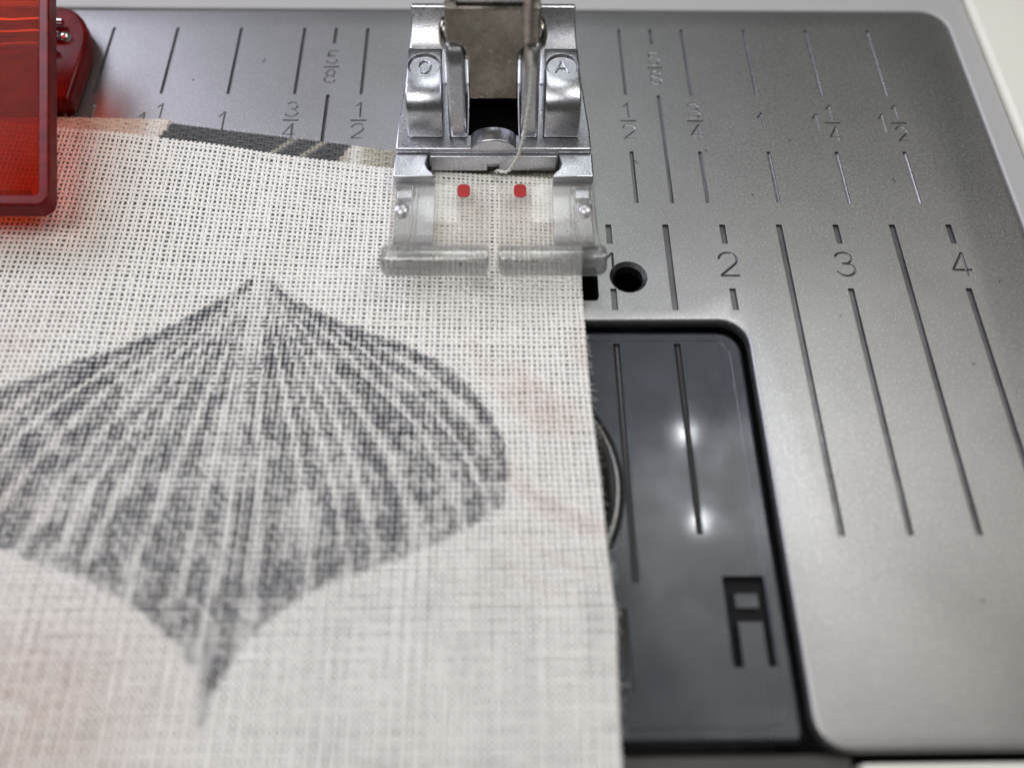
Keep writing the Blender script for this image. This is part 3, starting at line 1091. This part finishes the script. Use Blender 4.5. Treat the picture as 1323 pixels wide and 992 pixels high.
# smooth the path (Catmull-Rom)
pp = []
pv = [Vector(p) for p in path]
for i in range(len(pv) - 1):
    p0, p1, p2, p3 = pv[max(i - 1, 0)], pv[i], pv[i + 1], pv[min(i + 2, len(pv) - 1)]
    for t in np.linspace(0, 1, 8, endpoint=False):
        pp.append(0.5 * ((2 * p1) + (-p0 + p2) * t + (2 * p0 - 5 * p1 + 4 * p2 - p3) * t * t + (-p0 + 3 * p1 - 3 * p2 + p3) * t ** 3))
pp.append(pv[-1])
tg = Geo()
# two plies twisted round one another
for ph in (0, math.pi):
    q_ = []
    L = 0
    for i, p in enumerate(pp):
        if i:
            L += (pp[i] - pp[i - 1]).length
        q_.append(p + Vector((math.cos(L * 5 + ph) * 0.08, math.sin(L * 5 + ph) * 0.08, 0)))
    tg.tube(q_, 0.105, 8)
th = tg.build('sewing_thread', M['thread'], origin=(0.2, 4.9, 1.2), smooth=60)
props(th, 'off-white sewing thread curving down from the needle into the slot of the foot', 'thread')

# ------------------------------------------------------------------ red quilting clip
clip = thing('sewing_clip', 'translucent red plastic sewing clip gripping the folded fabric edge at the left', 'sewing clip', (-42, 10, 0.1))


def jaw_pt(x, t, h):
    """upper jaw frame: t = 0 at its mouth, growing to the hinge; h = above its underside"""
    return (x - 1.35 - 0.165 * t, -2.2 + t * 0.985, 3.6 + t * 0.17 + h)


def jaw_prism(pts, h0, h1):
    g_ = Geo()
    n = len(pts)
    vs = [jaw_pt(x, t, h0) for x, t in pts] + [jaw_pt(x, t, h1) for x, t in pts]
    fs = [tuple(range(n))[::-1], tuple(range(n, 2 * n))] + [(i, (i + 1) % n, (i + 1) % n + n, i + n) for i in range(n)]
    return g_.add(vs, fs)


jaw_prism(rrect(-48.2, -35.05, 1.0, 24, 0.5), 0.35, 0.95).build('upper_jaw', M['red'], clip, bevel=0.1)
up = clip.children[0]
# upstanding border of the jaw: one rim, right side and mouth
ro = rrect(-49.6, -34.1, 0, 26, (0.5, 0.5, 1.3, 1.3), 6)
ri = rrect(-48.25, -35.0, 0.95, 24.7, (0.4, 0.4, 0.3, 0.3), 6)
n = len(ro)
vs = [jaw_pt(x, t, 0) for x, t in ro] + [jaw_pt(x, t, 0) for x, t in ri] + [jaw_pt(x, t, 1.6) for x, t in ro] + [jaw_pt(x, t, 1.6) for x, t in ri]
fs = []
for i in range(n):
    j = (i + 1) % n
    fs += [(i, j, j + n, i + n), (i + 2 * n, j + 2 * n, j + 3 * n, i + 3 * n), (i, j, j + 2 * n, i + 2 * n), (i + n, j + n, j + 3 * n, i + 3 * n)]
Geo().add(vs, fs).build('rim', M['red_rim'], clip, bevel=0.2, seg=3)
# teeth bar at the mouth
jaw_prism([(-47.5, 1.9), (-36.2, 1.9), (-36.2, 2.3), (-47.5, 2.3)], 0.0, 0.33).build('grip_bar', M['red_rim'], clip)
# lower jaw under the fabric, wide and round shouldered
lj = [(-50, 1.0), (-39.4, 1.0), (-39.4, 12.5), (-50, 12.5)]
Geo().prism(lj, 0.02, 0.28).build('lower_jaw', M['red_rim'], clip, bevel=0.06)
lower = [(-50, 12.6), (-38.8, 12.6), (-38.8, 18.5)] + [(-43.0 + 4.2 * math.cos(math.radians(a)), 19.2 + 6.2 * math.sin(math.radians(a))) for a in range(8, 91, 8)] + [(-50, 25.4)]
Geo().prism(lower, 0.30, 2.2).build('lower_jaw_block', M['red_rim'], clip, bevel=0.4, seg=3)
# steel spring: pin end seen through the shoulder, and its band inside
Geo().lathe([(0.55, -0.6), (0.55, 0.3), (0.3, 0.55), (0.05, 0.6)], (-40.9, 20.6, 2.2), 'Z', 20).build('spring_pin', M['polished'], clip, smooth=50)
spg = Geo()
for y_ in (18.9, 20.6, 22.3):
    spg.tube([(-49.8, y_ + 0.3, 2.75), (-46, y_ - 0.2, 2.85), (-43.4, y_ + 0.2, 2.75), (-41.4, y_, 2.7)], 0.33, 10)
spg.build('spring', M['polished'], clip, smooth=50)
Geo().tube([(-46.2, 14.0, 2.5), (-46.2, 17.2, 2.5), (-45.6, 17.8, 2.5), (-44.3, 17.8, 2.5), (-43.7, 17.2, 2.5), (-43.7, 14.0, 2.5), (-44.3, 13.4, 2.5), (-45.6, 13.4, 2.5), (-46.2, 14.0, 2.5)],
           0.25, 8).build('oval_ridge', M['red'], clip, smooth=60)

# loose fibres along the cut edge and the fold, and lint on the plate
fz = Geo()
rf = random.Random(5)


def fibre(g_, p, d, length, rad):
    pts = []
    d = Vector(d).normalized()
    bend = Vector((rf.uniform(-1, 1), rf.uniform(-1, 1), rf.uniform(-0.3, 0.6)))
    for k in range(6):
        t = k / 5
        q = Vector(p) + d * length * t + bend * length * 0.45 * t * t
        q.z = max(q.z, 0.03)
        pts.append(q)
    g_.tube(pts, [rad * (1 - 0.12 * k) for k in range(6)], 4)


for k in range(150):
    b_ = rf.uniform(-43, -11)
    px_, py_ = warp_xy(np.array([7.62]), np.array([b_]))
    hz_ = height(px_, py_)[0]
    fibre(fz, (px_[0] - 0.05, py_[0], hz_ + rf.uniform(-0.1, 0.03)), (1, rf.uniform(-1.2, 1.2), rf.uniform(-0.4, 0.5)), rf.uniform(0.15, 0.65), 0.013)
for k in range(110):
    a_ = rf.uniform(-40, -9)
    py_ = float(low_edge(np.array([a_]))[0])
    fibre(fz, (a_, py_ - 0.1, 0.36), (rf.uniform(-1, 1), 1, rf.uniform(-0.2, 0.5)), rf.uniform(0.15, 0.5), 0.012)
for k in range(260):
    a_, b_ = rf.uniform(-44, 7), rf.uniform(-42, 3)
    px_, py_ = warp_xy(np.array([a_]), np.array([b_]))
    fibre(fz, (px_[0], py_[0], height(px_, py_)[0] + 0.06), (rf.uniform(-1, 1), rf.uniform(-1, 1), 0.35), rf.uniform(0.2, 0.6), 0.010)
props(fz.build('loose_fibres', M['thread'], fab), kind='stuff')
dz = Geo()
for (x, y, l_) in ((19.6, 8.7, 0.35), (20.0, -0.3, 0.18), (27.6, 9.9, 0.22), (13.0, 7.2, 0.3), (31.2, 16.5, 0.25), (36.3, 5.1, 0.3), (28.6, -9.5, 0.25), (42.8, -6.2, 0.3),
                   (24.0, 18.7, 0.2), (38.5, -14.0, 0.25), (23.2, 3.3, 0.2), (-22.5, 20.2, 0.3), (-29.1, 17.5, 0.25), (33.9, -33.0, 0.3)):
    for q in range(2):
        fibre(dz, (x + q * 0.06, y + q * 0.05, 0.02), (rf.uniform(-1, 1), rf.uniform(-1, 1), 0.02), l_, 0.035)
props(dz.build('lint', M['darkgrey'], plate), kind='stuff')
